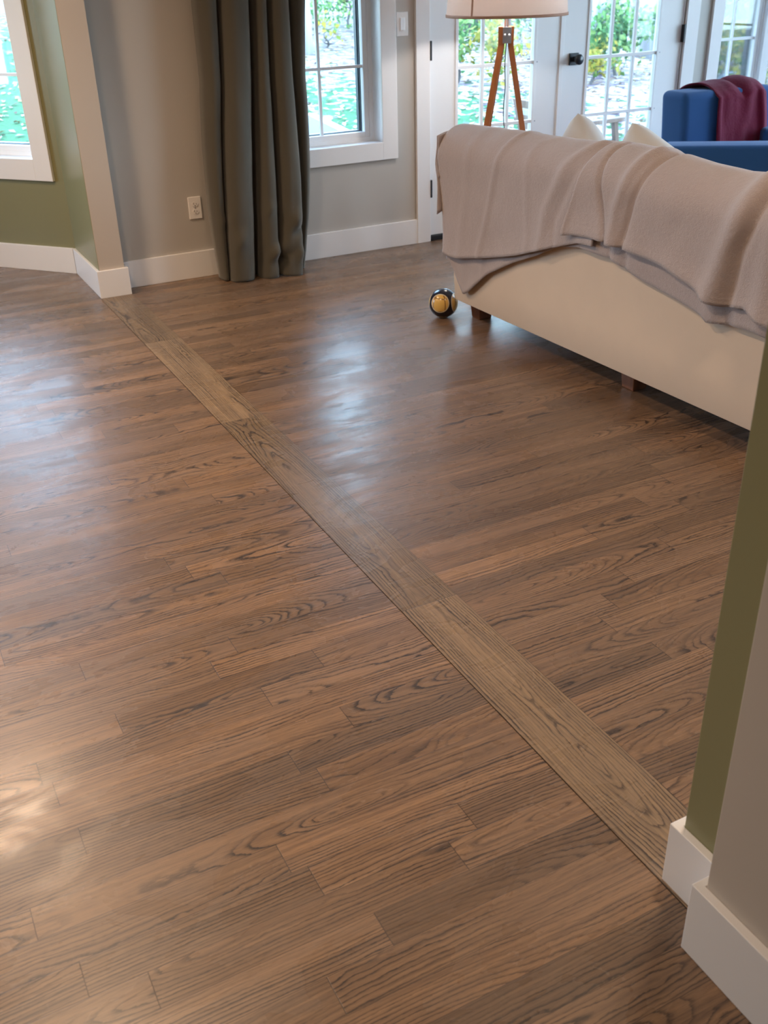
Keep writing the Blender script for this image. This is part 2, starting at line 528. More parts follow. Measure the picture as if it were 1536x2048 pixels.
def window(n, Mx, a0, a1, z0, z1, cols, bars, casing=.092, mull=None, label=None):
    """opening a0..a1, z0..z1 (inside of the jambs)"""
    r = struct(empty('window_%d' % n), label)
    b = newbm()
    ring(b, a0-casing, a1+casing, z0-casing, z1+casing, casing+.004, -.019, 0, Mx); obj('casing', b, M['trim'], r, bevel=.002)
    b = newbm(); ring(b, a0-.012, a1+.012, z0-.012, z1+.012, .015, -.002, .15, Mx); obj('jamb', b, M['vinyl'], r)
    units = [(a0, a1)] if mull is None else [(a0, mull-.02), (mull+.02, a1)]
    if mull is not None:
        b = newbm(); bx(b, mull-.03, mull+.03, .075, .16, z0, z1, Mx); obj('mullion', b, M['vinyl'], r, bevel=.003)
    for (u0, u1) in units:
        b = newbm(); ring(b, u0, u1, z0, z1, .026, .100, .155, Mx); obj('outer_frame', b, M['vinyl'], r, bevel=.003)
        b = newbm(); ring(b, u0+.026, u1-.026, z0+.022, z1-.022, .030, .108, .148, Mx); s_ = obj('sash', b, M['vinyl'], r, bevel=.003)
        g0, g1, h0, h1 = u0+.055, u1-.055, z0+.05, z1-.05
        b = newbm(); ring(b, g0-.004, g1+.004, h0-.004, h1+.004, .010, .148, .160, Mx); ring(b, g0+.0, g1, h0-.004, h1+.004, .012, .160, .190, Mx)
        obj('dark_gasket', b, M['sash_black'], r)
        b = newbm(); bx(b, g0-.01, g1+.01, .1285, .1325, h0-.01, h1+.01, Mx); obj('glass', b, M['glass'], r)
        m = newbm()
        for c_ in cols:
            if g0 < c_ < g1: bx(m, c_-.008, c_+.008, .123, .138, h0, h1, Mx)
        for z_ in bars:
            if h0 < z_ < h1: bx(m, g0, g1, .1235, .1375, z_-.008, z_+.008, Mx)
        obj('muntin_grid', m, M['vinyl'], r)
    return r


def portal(Mx, a0, a1, z0, z1, b=.215):
    c_ = Mx @ Vector(((a0+a1)/2, b, (z0+z1)/2)); n_ = -(Mx.to_3x3() @ Vector((0, 1, 0)))
    o = area('window_portal', c_, n_, 1, 1, 1, (1, 1, 1), portal=True)
    d_ = Mx.to_3x3() @ Vector((1, 0, 0))
    # x axis of the light along the wall, -Z into the room
    z_ax = -n_; x_ax = d_; y_ax = z_ax.cross(x_ax)
    o.matrix_world = Matrix(((x_ax.x, y_ax.x, z_ax.x, c_.x), (x_ax.y, y_ax.y, z_ax.y, c_.y), (x_ax.z, y_ax.z, z_ax.z, c_.z), (0, 0, 0, 1)))
    o.data.size = a1-a0; o.data.size_y = z1-z0


HEAD = 2.06
# back wall
MB = frame(0, YB, (1, 0), (0, 1))
W1 = (1.90, 2.767, .603, HEAD); DO = (3.078, 4.948, 0.0, 2.06); W2 = (5.262, 6.36, .603, HEAD)
wall('wall_back', MB, 6.75, [W1, DO, W2], M['wall'], a0=1.05)
window(1, MB, *W1, [2.195, 2.446], [1.003, 1.40, 1.80], label='white window beside the curtain')
window(2, MB, *W2, [5.50, 6.06], [1.0, 1.40, 1.80], mull=5.775, label='white window behind the blue armchair')
for w_ in (W1, DO, W2): portal(MB, *w_)

# column at the end of the back wall + green return wall of the bay
bm = newbm(); bx(bm, 1.031, 1.163, 5.265, YB, 0, CEIL)
col = struct(obj('wall_column_far', bm, [M['taupe'], M['green']], bevel=.0015), 'taupe column face with olive side')
bm = newbm(); bx(bm, 1.0305, 1.19, YB, 5.845, 0, CEIL); bx(bm, 1.0295, 1.036, 5.2665, YB, 0.0, CEIL)
struct(obj('wall_bay_return', bm, M['green']), 'olive green side wall of the bay')
# bay walls
dB = BAYD; nB = Vector((.75, .66)).normalized()
MBy = frame(1.024, 5.84, (dB.x, dB.y), (nB.x, nB.y))
LB = 1.50
W3 = (.155, 1.30, .614, HEAD)
wall('wall_bay_right', MBy, LB, [W3], M['green'], a0=-.01)
window(3, MBy, *W3, [.53, .91], [1.03, 1.40, 1.80], casing=.108, label='white window in the olive bay wall')
portal(MBy, *W3)
ex, ey = 1.024 + dB.x*LB, 5.84 + dB.y*LB
MBb = frame(ex, ey, (-1, 0), (0, 1)); LBB = 1.95
W4 = (.2, LBB-.2, .614, HEAD)
wall('wall_bay_back', MBb, LBB, [W4], M['green'])
window(4, MBb, *W4, [.7, 1.25], [1.03, 1.4, 1.8]); portal(MBb, *W4)
fx = ex-LBB
MBl = frame(fx, ey, (dB.x, -dB.y), (-nB.x, nB.y))
W5 = (.2, LB-.15, .614, HEAD)
wall('wall_bay_left', MBl, LB, [W5], M['green'])
window(5, MBl, *W5, [.6, 1.0], [1.03, 1.4, 1.8]); portal(MBl, *W5)
gx, gy = fx + dB.x*LB, ey - dB.y*LB
bm = newbm(); bx(bm, gx-.16, gx, YB, gy+.02, 0, CEIL); bx(bm, -4.1, gx, YB, YB+WT, 0, CEIL)
struct(obj('wall_dining_back', bm, M['green']))
# side, front walls (out of the frame, they close the room)
wall('wall_left', frame(-4.0, -2.6, (0, 1), (-1, 0)), 8.2, [], M['green'])
MR = frame(6.6, YB, (0, -1), (1, 0)); W6 = (.35, 2.75, .25, 2.2); W7 = (3.2, 5.3, .25, 2.2)
wall('wall_right', MR, 8.1, [W6, W7], M['wall'])
window(6, MR, *W6, [1.1, 1.7], [1.0, 1.4, 1.8]); window(7, MR, *W7, [3.8, 4.4], [1.0, 1.4, 1.8])
portal(MR, *W6); portal(MR, *W7)
wall('wall_front', frame(6.7, -2.6, (-1, 0), (0, -1)), 10.8, [], M['green'])

# near column on the right: olive nib and the thicker greige wall beside it
bm = newbm(); bx(bm, 1.037, 1.17, .79, .909, 0, CEIL)
struct(obj('wall_column_near', bm, M['green'], bevel=.0015), 'olive edge of the near column')
bm = newbm(); bx(bm, .968, 1.23, -2.6, .783, 0, CEIL)
struct(obj('wall_near_right', bm, M['taupe'], bevel=.0015), 'greige wall at the near right')

# ceiling with recessed lamps (above the frame)
bm = newbm(); bx(bm, -4.2, 6.9, -2.9, 7.2, CEIL, CEIL+.12)
ceil = struct(obj('ceiling', bm, M['ceil']))
hb = newbm(); bx(hb, SX0+.03, SX1-.03, .8, 5.27, 2.36, CEIL)
struct(obj('wall_header', hb, M['taupe']))
em = NT('lamp_lens'); em.t.nodes.remove(em.b); e_ = em.n('Emission'); e_.inputs[0].default_value = (*LAMP_COL, 1); e_.inputs[1].default_value = 3.0
em.l(e_.outputs[0], em.out.inputs[0])
for i, (lx, ly) in enumerate(RECESSED):
    bm = newbm(); lathe(bm, [(.13, -.004), (.150, -.004), (.152, 0), (.13, 0)], 32, closed=True)
    rl = obj('recessed_lamp', bm, M['trim'], ceil, smooth=True, loc=(lx, ly, CEIL-.001))
    bm = newbm(); lathe(bm, [(0.0001, -.001), (.13, -.001), (.13, -.003)], 32)
    obj('lens', bm, em.m, rl)
    area('recessed_lamp_light', (lx, ly, CEIL-.008), (0, 0, -1), .26, .26, LAMP_W*LAMP_K[i], LAMP_COL, shape='DISK', spread=radians(150))

# ------------------------------------------------------------------ baseboards and casing
def board(name, segs, mat=None, label=None):
    b = newbm()
    for s_ in segs:
        if len(s_) == 2: prism(b, s_[0], 0, s_[1])
        else: bx(b, *s_)
    return struct(obj(name, b, M['trim'], bevel=.0018), label)


BH = .143
board('baseboard_back', [(1.163, 3.0-.012, YB-.016, YB, 0, BH), (5.06, 6.6, YB-.016, YB, 0, BH)], label='tall white baseboard under the window')
t_ = BH
bm = newbm()
prism(bm, [(1.0145, 5.25), (1.179, 5.25), (1.179, YB-.016), (1.163, YB-.016), (1.163, 5.266), (1.0305, 5.266), (1.0305, 5.835), (1.0145, 5.829)], 0, BH)
struct(obj('baseboard_column', bm, M['trim'], bevel=.0018), 'white baseboard wrapped round the far column')
bm = newbm(); bx(bm, 0.0, LB+.01, -.016, 0, 0, BH, frame(1.024, 5.84, (dB.x, dB.y), (nB.x, nB.y)))
struct(obj('baseboard_bay', bm, M['trim'], bevel=.0018), 'white baseboard under the bay window')
bm = newbm(); bx(bm, 0, LBB, -.016, 0, 0, BH, MBb); bx(bm, 0, LB, -.016, 0, 0, BH, MBl); struct(obj('baseboard_bay_back', bm, M['trim']))
bm = newbm(); prism(bm, [(1.020, .800), (1.037, .800), (1.037, .910), (1.17, .910), (1.17, .927), (1.020, .927)], 0, .142)
struct(obj('baseboard_near_column', bm, M['trim'], bevel=.0018), 'white baseboard round the olive nib')
bm = newbm(); prism(bm, [(.950, -2.6), (.968, -2.6), (.968, .784), (1.02, .784), (1.02, .799), (.950, .799)], 0, .155)
struct(obj('baseboard_near_right', bm, M['trim'], bevel=.0018), 'white baseboard of the near right wall')

# door casing
bm = newbm()
bx(bm, 2.984, 3.074, YB-.020, YB, 0, 2.15); bx(bm, 4.952, 5.056, YB-.020, YB, 0, 2.15); bx(bm, 3.074, 4.952, YB-.020, YB, 2.064, 2.15)
struct(obj('trim_2', bm, M['trim'], bevel=.0018), 'white casing round the french doors')
bm = newbm(); bx(bm, 3.07, 3.082, YB, YB+.13, 0, 2.064); bx(bm, 4.944, 4.956, YB, YB+.13, 0, 2.064); bx(bm, 3.07, 4.956, YB, YB+.13, 2.056, 2.068)
struct(obj('trim_3', bm, M['trim']), 'white door jamb')
bm = newbm(); bx(bm, 3.075, 4.951, YB-.012, YB+.16, 0.0, .030); struct(obj('trim_4', bm, M['bronze'], bevel=.004), 'black door threshold')


def french_door(n, x0, x1, g0, g1, hinge_x, label):
    d = struct(empty('door_%d' % n, (0, 0, 0)), label)
    y0, y1 = YB+.004, YB+.046
    z0, z1, gz0, gz1 = .034, 2.054, .300, 1.975
    b = newbm()
    bx(b, x0, g0, y0, y1, z0, z1); bx(b, g1, x1, y0, y1, z0, z1); bx(b, g0, g1, y0, y1, z0, gz0); bx(b, g0, g1, y0, y1, gz1, z1)
    bmesh.ops.remove_doubles(b, verts=b.verts, dist=1e-5)
    obj('door_leaf', b, M['door'], d)
    b = newbm()
    Md = frame(0, y0, (1, 0), (0, 1)); ring(b, g0-.012, g1+.012, gz0-.012, gz1+.012, .020, -.006, .0, Md)
    obj('glazing_bead', b, M['door'], d, bevel=.002)
    b = newbm(); w_ = (g1-g0)/3; h_ = .333
    for i in (1, 2): bx(b, g0+w_*i-.0095, g0+w_*i+.0095, y0+.004, y0+.024, gz0, gz1)
    zz = .633
    while zz < gz1-.05:
        bx(b, g0, g1, y0+.003, y0+.023, zz-.0095, zz+.0095); zz += h_
    obj('muntin_grid', b, M['door'], d, bevel=.002)
    b = newbm(); bx(b, g0-.004, g1+.004, y0+.026, y0+.030, gz0-.004, gz1+.004); obj('glass', b, M['glass'], d)
    b = newbm(); zz = .633; side = g1+.020
    while zz < gz1-.05:
        lathe(b, [(.0001, -.0025), (.0035, -.0025), (.0035, .002)], 10, Matrix.Translation((side, y0, zz)) @ Matrix.Rotation(pi/2, 4, 'X') @ Matrix.Scale(-1, 4, (0, 0, 1)))
        zz += h_
    obj('pane_clip', b, M['steel'], d)
    for hz in ((.313, 1.068, 1.85)):
        b = newbm()
        bx(b, hinge_x-.006, hinge_x+.006, YB-.0235 if hinge_x < 4 else YB-.026, YB+.004, hz-.051, hz+.051)
        obj('hinge', b, M['black'], d, bevel=.002)
    return d


french_door(1, 3.085, 4.012, 3.264, 3.806, 3.079, 'left french door with a glass grid')
d2 = french_door(2, 4.018, 4.938, 4.200, 4.752, 4.940, 'right french door with black knob')
b = newbm(); bx(b, 3.985, 4.014, YB-.004, YB+.010, .04, 2.05)
obj('astragal', b, M['door'], bpy.data.objects['door_1'], bevel=.002)
b = newbm(); bx(b, 4.060, 4.128, YB-.006, YB+.004, .932, 1.000); kp = obj('knob_plate', b, M['black'], d2, bevel=.002)
b = newbm(); lathe(b, [(.0001, 0), (.016, 0), (.013, .010), (.011, .022), (.024, .030), (.030, .042), (.030, .054), (.026, .060), (.0001, .062)], 32)
kn = obj('door_knob', b, M['black'], d2, smooth=True); kn.location = (4.094, YB-.006, .966); kn.rotation_euler = (pi/2, 0, 0)
b = newbm(); bx(b, 4.0125, 4.0175, YB+.002, YB+.03, .93, .99); obj('latch_plate', b, M['sash_black'], d2)

# outlet and switch
root = tag(empty('wall_outlet', (1.6145, YB-.001, .374)), 'white duplex electrical outlet on the wall left of the curtain', 'outlet')
b = newbm(); bx(b, -.036, .036, -.006, .001, -.0585, .0585); obj('cover_plate', b, M['plate'], root, bevel=.0025)
for dz in (.0195, -.0195):
    b = newbm(); lathe(b, [(.0001, 0), (.0165, 0), (.0165, -.0015)], 28, Matrix.Translation((0, -.0072, dz)) @ Matrix.Rotation(-pi/2, 4, 'X') @ Matrix.Scale(.85, 4, (0, 1, 0)))
    rc = obj('receptacle', b, M['plate'], root)
    b = newbm()
    bx(b, -.0075, -.0055, -.0096, -.0080, dz-.001, dz+.008); bx(b, .0055, .0075, -.0096, -.0080, dz-.001, dz+.006)
    lathe(b, [(.0001, 0), (.0026, 0), (.0026, .001)], 12, Matrix.Translation((0, -.0086, dz-.0075)) @ Matrix.Rotation(pi/2, 4, 'X'))
    obj('slot', b, M['slot'], rc)
b = newbm(); lathe(b, [(.0001, -.001), (.003, -.001), (.003, .001)], 12, Matrix.Translation((0, -.0066, 0)) @ Matrix.Rotation(-pi/2, 4, 'X')); obj('screw', b, M['steel'], root)

root = tag(empty('light_switch', (2.905, YB-.001, 1.211)), 'white dimmer rocker switch plate between window and french doors', 'light switch')
b = newbm(); bx(b, -.036, .036, -.006, .001, -.0605, .0605); obj('cover_plate', b, M['plate'], root, bevel=.0025)
b = newbm(); bx(b, -.0165, .0165, -.0072, -.005, -.034, .034); fr_ = obj('rocker_frame', b, M['plate'], root, bevel=.001)
b = newbm(); bx(b, -.014, .014, -.0105, -.0065, -.030, .031); obj('rocker', b, M['vinyl'], root, bevel=.0015)
b = newbm(); bx(b, .004, .010, -.0110, -.0095, -.0335, -.0305); obj('indicator', b, M['vinyl'], root)

# ------------------------------------------------------------------ curtain
# fold line across the curtain at the top and at the hem: (x, y) in plan
TOPF = [(1.700, 5.330), (1.705, 5.250), (1.745, 5.200), (1.790, 5.225), (1.812, 5.345),
        (1.820, 5.220), (1.870, 5.165), (1.948, 5.200), (1.982, 5.345),
        (1.990, 5.220), (2.020, 5.180), (2.048, 5.220), (2.062, 5.335),
        (2.070, 5.215), (2.110, 5.170), (2.163, 5.210), (2.179, 5.340),
        (2.188, 5.240), (2.235, 5.205), (2.275, 5.250), (2.285, 5.320)]
BOTF = [(1.690, 5.320), (1.680, 5.260), (1.692, 5.205), (1.712, 5.225), (1.722, 5.330),
        (1.722, 5.190), (1.750, 5.140), (1.825, 5.150), (1.886, 5.280),
        (1.882, 5.190), (1.910, 5.130), (1.960, 5.120), (1.985, 5.165),
        (2.010, 5.130), (2.050, 5.108), (2.105, 5.115), (2.120, 5.290),
        (2.130, 5.240), (2.147, 5.205), (2.166, 5.240), (2.172, 5.330)]


def catmull(P, t):
    n_ = len(P)-1; s_ = t*n_; i = min(int(s_), n_-1); f = s_-i
    p = [Vector(P[max(0, min(n_, i+k))]) for k in (-1, 0, 1, 2)]
    return .5*((2*p[1]) + (p[2]-p[0])*f + (2*p[0]-5*p[1]+4*p[2]-p[3])*f*f + (3*p[1]-p[0]-3*p[2]+p[3])*f**3)


bm = newbm(); NU, NV = 260, 90
rows = []
for j in range(NV+1):
    z = 2.30*(j/NV)**1.15
    w = min(1, z/1.40)**.85
    mid = .055*sin(pi*min(1, z/1.0))**1.0 if z < 1.0 else 0
    row = []
    for i in range(NU+1):
        t = i/NU
        a_ = catmull(BOTF, t); b_ = catmull(TOPF, t)
        p = a_*(1-w) + b_*w
        # fullness at half height
        p.x += (t-.45)*mid
        nz = noise.noise(Vector((p.x*9, z*5, 3.1)))*.006 + noise.noise(Vector((p.x*22, z*16, 1.1)))*.004*exp(-z*2.2)
        cr = 0
        for (cx_, cz, am, sx_, sz_) in ((1.98, .145, .020, .045, .028), (2.02, .10, -.016, .05, .02), (2.10, .30, .014, .03, .04), (2.11, .235, -.014, .035, .02), (1.96, .36, .008, .03, .02), (1.78, .22, .01, .04, .04), (2.12, .12, .012, .03, .03), (1.73, .33, .010, .03, .02)):
            cr += 1.7*am*exp(-((p.x-cx_)/sx_)**2-((z-cz-(p.x-cx_)*.5)/sz_)**2)
        row.append(bm.verts.new((p.x, p.y-nz-cr, z+.002 + .004*max(0, 1-z*30)*sin(t*23))))
    rows.append(row)
for j in range(NV):
    for i in range(NU):
        bm.faces.new((rows[j][i], rows[j][i+1], rows[j+1][i+1], rows[j+1][i]))
cur = obj('curtain', bm, M['curtain'], smooth=True)
so = cur.modifiers.new('cloth', 'SOLIDIFY'); so.thickness = .003; so.offset = 1
tag(cur, 'long pleated olive grey curtain hanging to the floor beside the window', 'curtain')

# ------------------------------------------------------------------ sofa
ZT = [(4.06, .850), (3.652, .866), (3.26, .878), (2.926, .894), (2.654, .887), (2.521, .872), (2.37, .870), (2.202, .886), (1.75, .88)]
SB = Vector((2.41, 3.93))                                   # bottom corner of the back


def xback(y, z):
    return 2.41 + (3.93-y)*.0322 - (z-.1)*.07


SY0, SY1 = 1.75, 3.975


def shell_profile(y, zt):
    """closed outline of the back cushion frame in x,z at y"""
    pts = []
    x0 = xback(y, .1)
    for z in (.10, .25, .40, .55, .68, .76): pts.append((xback(y, z), z))
    R = .095
    cxx = xback(y, zt-R)+R; cz = zt-R
    for k in range(1, 11):
        a = pi - k*pi/10
        pts.append((cxx + R*cos(a)*1.0, cz + R*sin(a)))
    pts.append((cxx+R+.02, .60)); pts.append((cxx+R+.05, .42)); pts.append((x0+.27, .10))
    return pts


sofa = empty('sofa', (2.85, 2.86, 0))
sofa['label'] = 'cream canvas sofa seen from behind with short brown block legs'; sofa['category'] = 'sofa'


def par(o, root):
    """parent keeping world placement"""
    o.parent = root; o.matrix_parent_inverse = root.matrix_basis.inverted() if root.matrix_basis != I4 else I4
    return o


def rel(bm, root):
    bmesh.ops.transform(bm, matrix=root.matrix_basis.inverted(), verts=bm.verts)
    return bm


bpy.context.view_layer.update()
bm = newbm(); rows = []
NS = 60
for j in range(NS+1):
    y = SY0 + (SY1-SY0)*j/NS
    e = min(y-SY0, SY1-y); sh = .03*(1-sm(min(1, e/.05)))
    zt = interp(ZT, y)-.020-sh
    pr = shell_profile(y, zt)
    rows.append([bm.verts.new((x, y, z + (.002*sin(y*9+z*5) if .12 < z < .7 else 0))) for x, z in pr])
for j in range(NS):
    for i in range(len(rows[0])):
        k = (i+1) % len(rows[0]); bm.faces.new((rows[j][i], rows[j][k], rows[j+1][k], rows[j+1][i]))
bm.faces.new(rows[0]); bm.faces.new(rows[-1][::-1])
bmesh.ops.recalc_face_normals(bm, faces=bm.faces[:])
obj('backrest', rel(bm, sofa), M['sofa'], sofa, smooth=True, bevel=.006)
bm = newbm(); bx(bm, 2.62, 3.30, SY0+.02, SY1-.02, .10, .28); obj('seat_base', rel(bm, sofa), M['sofa'], sofa, bevel=.015)
for (y0, y1) in ((SY0+.0, SY0+.2), (SY1-.2, SY1)):
    bm = newbm(); bx(bm, 2.66, 3.33, y0, y1, .10, .60); obj('armrest', rel(bm, sofa), M['sofa'], sofa, bevel=.05, segs=4)
ym = (SY0+SY1)/2
for (y0, y1) in ((SY0+.205, ym-.003), (ym+.003, SY1-.205)):
    bm = newbm(); bx(bm, 2.68, 3.36, y0, y1, .28, .44); obj('seat_cushion', rel(bm, sofa), M['sofa'], sofa, bevel=.04, segs=4)
for (lx, ly) in ((2.535, 3.935), (2.565, 2.855), (2.60, 1.82), (3.22, 3.90), (3.24, 1.85)):
    bm = newbm(); h_ = .115; a_, c_ = .045, .034
    lo = [bm.verts.new((lx+sx_*c_, ly+sy_*c_, 0)) for sx_, sy_ in ((-1, -1), (1, -1), (1, 1), (-1, 1))]
    hi = [bm.verts.new((lx+sx_*a_, ly+sy_*a_, h_)) for sx_, sy_ in ((-1, -1), (1, -1), (1, 1), (-1, 1))]
    bm.faces.new(lo[::-1]); bm.faces.new(hi)
    for i in range(4): bm.faces.new((lo[i], lo[(i+1) % 4], hi[(i+1) % 4], hi[i]))
    obj('leg', rel(bm, sofa), M['leg'], sofa, bevel=.004)

# ------------------------------------------------------------------ blanket on the sofa back
OUT_L = [(4.02, .322), (3.93, .318), (3.873, .324), (3.60, .385), (3.421, .433), (3.178, .516), (3.026, .564), (2.9, .575)]
OUT_R = [(3.09, .586), (3.03, .597), (2.913, .603), (2.741, .598), (2.56, .581), (2.45, .552), (2.346, .520), (2.28, .508), (2.20, .524), (2.131, .500), (2.0, .47), (1.80, .46)]
INN = [(4.00, .30), (3.958, .292), (3.90, .20), (3.862, .155), (3.82, .175), (3.769, .214), (3.657, .297), (3.468, .389), (3.311, .451), (3.16, .52), (3.033, .544), (2.859, .539), (2.676, .496), (2.452, .463), (2.375, .450), (2.355, .437), (2.25, .447), (2.156, .455), (2.0, .43), (1.80, .43)]
RIDGES = [([(3.50, .88), (3.549, .784), (3.647, .519), (3.70, .38)], .008, .016),
          ([(3.45, .9), (3.35, .86), (3.25, .89)], .004, .02),
          ([(3.02, .90), (3.111, .827), (3.221, .65), (3.262, .47)], .012, .030),
          ([(3.75, .86), (3.80, .60), (3.86, .34)], .004, .03),
          ([(2.745, .89), (2.807, .738), (2.830, .58)], .016, .026),
          ([(2.225, .86), (2.290, .68), (2.345, .50)], .030, .045),
          ([(2.10, .88), (2.12, .7), (2.14, .5)], .014, .04)]
CREASES = [([(2.921, .861), (2.906, .777), (2.863, .60)], .014, .009),
           ([(2.68, .886), (2.733, .766), (2.777, .595)], .016, .012),
           ([(2.165, .86), (2.235, .695), (2.275, .50)], .018, .018),
           ([(3.00, .86), (3.06, .80), (3.17, .62)], .005, .016)]


def rline(P, y, z):
    """distance in y from a polyline given as (y,z) points"""
    q_ = [(b_, a_) for a_, b_ in P]
    return y - interp(q_, z)


def folds(y, z):
    d = 0
    for P, am, w in RIDGES: d += am*exp(-(rline(P, y, z)/w)**2)
    for P, am, w in CREASES: d -= am*exp(-(rline(P, y, z)/w)**2)
    d += .006*noise.noise(Vector((y*5+z*3, z*3, .7))) + .0018*noise.noise(Vector((y*14+z*6, z*7, 4.7)))
    return d


def sheet(bm, ya, yb, hem, off, top=True, edge=None, ny=150, ramp_in=None, nv=64):
    """cloth from behind the cushion over the top down to the hem; ya > yb"""
    rows = []
    for i in range(ny+1):
        t = i/ny
        row = []
        for j in range(nv+1):
            s_ = j/nv
            yt = ya + (yb-ya)*t
            y = yt
            if edge is not None:                             # slanted free edge
                zz_ = .88 - .30*s_
                ye = edge(zz_)
                y = ye + (yb-ye)*t
            zt = interp(ZT, y); hz = interp(hem, y)
            R = .105; zc = zt-R; xc = xback(y, zc)+.095
            # arc lengths: inner part, arc, straight
            La, Lb, Lc = .16, pi*R, zc-hz
            d = s_*(La+Lb+Lc)
            if d < La:
                n_ = Vector((1, 0, 0)); p = Vector((xc+R+.0, y, zc-(La-d)))
            elif d < La+Lb:
                a = (d-La)/R; n_ = Vector((cos(a), 0, sin(a))); p = Vector((xc+R*cos(a), y, zc+R*sin(a)))
            else:
                z = zc-(d-La-Lb); n_ = Vector((-1, 0, -.07)); p = Vector((xback(y, z)-.010, y, z))
            z = p.z
            f = folds(y, z if p.x < xc else zt+ (0))
            k = 1.0 if d > La+Lb*.5 else .6
            o_ = off + f*k
            if off < .012: o_ = off + f*.45
            if d > La+Lb*.8:
                e_ = z-hz
                o_ += .004*exp(-((e_-.018)/.005)**2) + .003*exp(-((e_)/.008)**2)   # stitched hem
                o_ += .010*sm(1-e_/.16)*noise.noise(Vector((y*7, off*60, 2)))      # hem lifts here and there
                o_ += .006*sm(1-e_/.1)
            if ramp_in: o_ += ramp_in(t, z)
            row.append(bm.verts.new(p + n_*max(.004, o_)))
        rows.append(row)
    for i in range(ny):
        for j in range(nv):
            bm.faces.new((rows[i][j], rows[i+1][j], rows[i+1][j+1], rows[i][j+1]))
    return rows


bm = newbm()
sheet(bm, 3.985, 1.78, INN, .006, ny=200)
sheet(bm, 3.998, 2.93, OUT_L, .020, ny=110)
EDG = lambda z: interp([(.90, 2.90), (.83, 2.925), (.71, 2.985), (.595, 3.085), (.5, 3.10)], z)
sheet(bm, 3.09, 1.78, OUT_R, .030, edge=EDG, ny=140, ramp_in=lambda t, z: .016*exp(-t/.02)*sm((.86-z)/.25))
# end flap turned round the far end of the back
for (z_lo, off) in ((.66, .010), (.50, .022)):
    rr = []
    for i in range(15):
        a = i/14*.30
        col_ = []
        for j in range(15):
            z = .835 - j/14*(.835-(z_lo + .5*a))
            xx = 2.325 + a + .02*(z-.5)
            col_.append(bm.verts.new((xx, 3.985+off + .008*sin(a*30+z*8) + .018*exp(-((z-.72)/.05)**2), z + .02*sin(pi*min(1, a/.2))*(1-j/14))))
        rr.append(col_)
    for i in range(14):
        for j in range(14): bm.faces.new((rr[i][j], rr[i][j+1], rr[i+1][j+1], rr[i+1][j]))
bk = obj('throw_blanket', bm, M['blanket'], smooth=True)
so = bk.modifiers.new('cloth', 'SOLIDIFY'); so.thickness = .006; so.offset = 0
tag(bk, 'mauve grey fleece blanket draped in folds over the cream sofa back', 'blanket')


# ------------------------------------------------------------------ cushions peeking over the sofa
def cushion(name, size, thick, seedv, N=36):
    bm = newbm(); grids = []
    for sgn in (1, -1):
        g = []
        for i in range(N+1):
            r_ = []
            for j in range(N+1):
                u, v = 2*i/N-1, 2*j/N-1
                bul = (max(0, 1-u**4)*max(0, 1-v**4))**.55
                pin = 1-.10*(1-abs(u)**2)*abs(v)**3; pin2 = 1-.10*(1-abs(v)**2)*abs(u)**3
                rc = 1-.085*(u*v)**4; x = u*size/2*pin2*rc; y = v*size/2*pin*rc
                z = sgn*thick/2*bul*(1+.22*noise.noise(Vector((u*1.7+seedv, v*1.7, sgn))))
                r_.append((x, y, z))
            g.append(r_)
        grids.append(g)
    for gi, g in enumerate(grids):
        vs = [[bm.verts.new(p) for p in r_] for r_ in g]
        for i in range(N):
            for j in range(N):
                q_ = (vs[i][j], vs[i+1][j], vs[i+1][j+1], vs[i][j+1])
                bm.faces.new(q_ if gi == 0 else q_[::-1])
    bmesh.ops.remove_doubles(bm, verts=bm.verts, dist=1e-4)
    return obj(name, bm, M['pillow'], smooth=True)


p1 = cushion('throw_pillow', .52, .20, 1.0)
p1.matrix_world = Matrix.Translation((2.745, 3.455, .625)) @ Matrix.Rotation(radians(-6), 4, 'Z') @ Matrix.Rotation(radians(78), 4, 'Y') @ Matrix.Rotation(radians(44), 4, 'Z')
tag(p1, 'cream throw pillow, one corner peaking above the sofa back near the door knob side', 'pillow', 'throw pillows on the sofa')
p2 = cushion('throw_pillow', .50, .20, 4.0)
p2.matrix_world = Matrix.Translation((2.755, 3.04, .655)) @ Matrix.Rotation(radians(12), 4, 'Z') @ Matrix.Rotation(radians(76), 4, 'Y') @ Matrix.Rotation(radians(28), 4, 'Z')
tag(p2, 'cream throw pillow with a zipped edge, nearer the blue armchair', 'pillow', 'throw pillows on the sofa')
b = newbm(); N_ = 14
tube(b, [(.246-.002*abs(i-7), -.13+.018*i, .0) for i in range(N_+1)], .0022, 8)
zp = obj('zipper', b, M['slot'], p2)

# ------------------------------------------------------------------ football
b = newbm(); bmesh.ops.create_icosphere(b, subdivisions=5, radius=.0695)
bl = obj('soccer_ball', b, M['ball'], smooth=True, loc=(2.380, 4.035, .0697))
tag(bl, 'small gold and black soccer ball on the floor beside the sofa leg', 'ball')

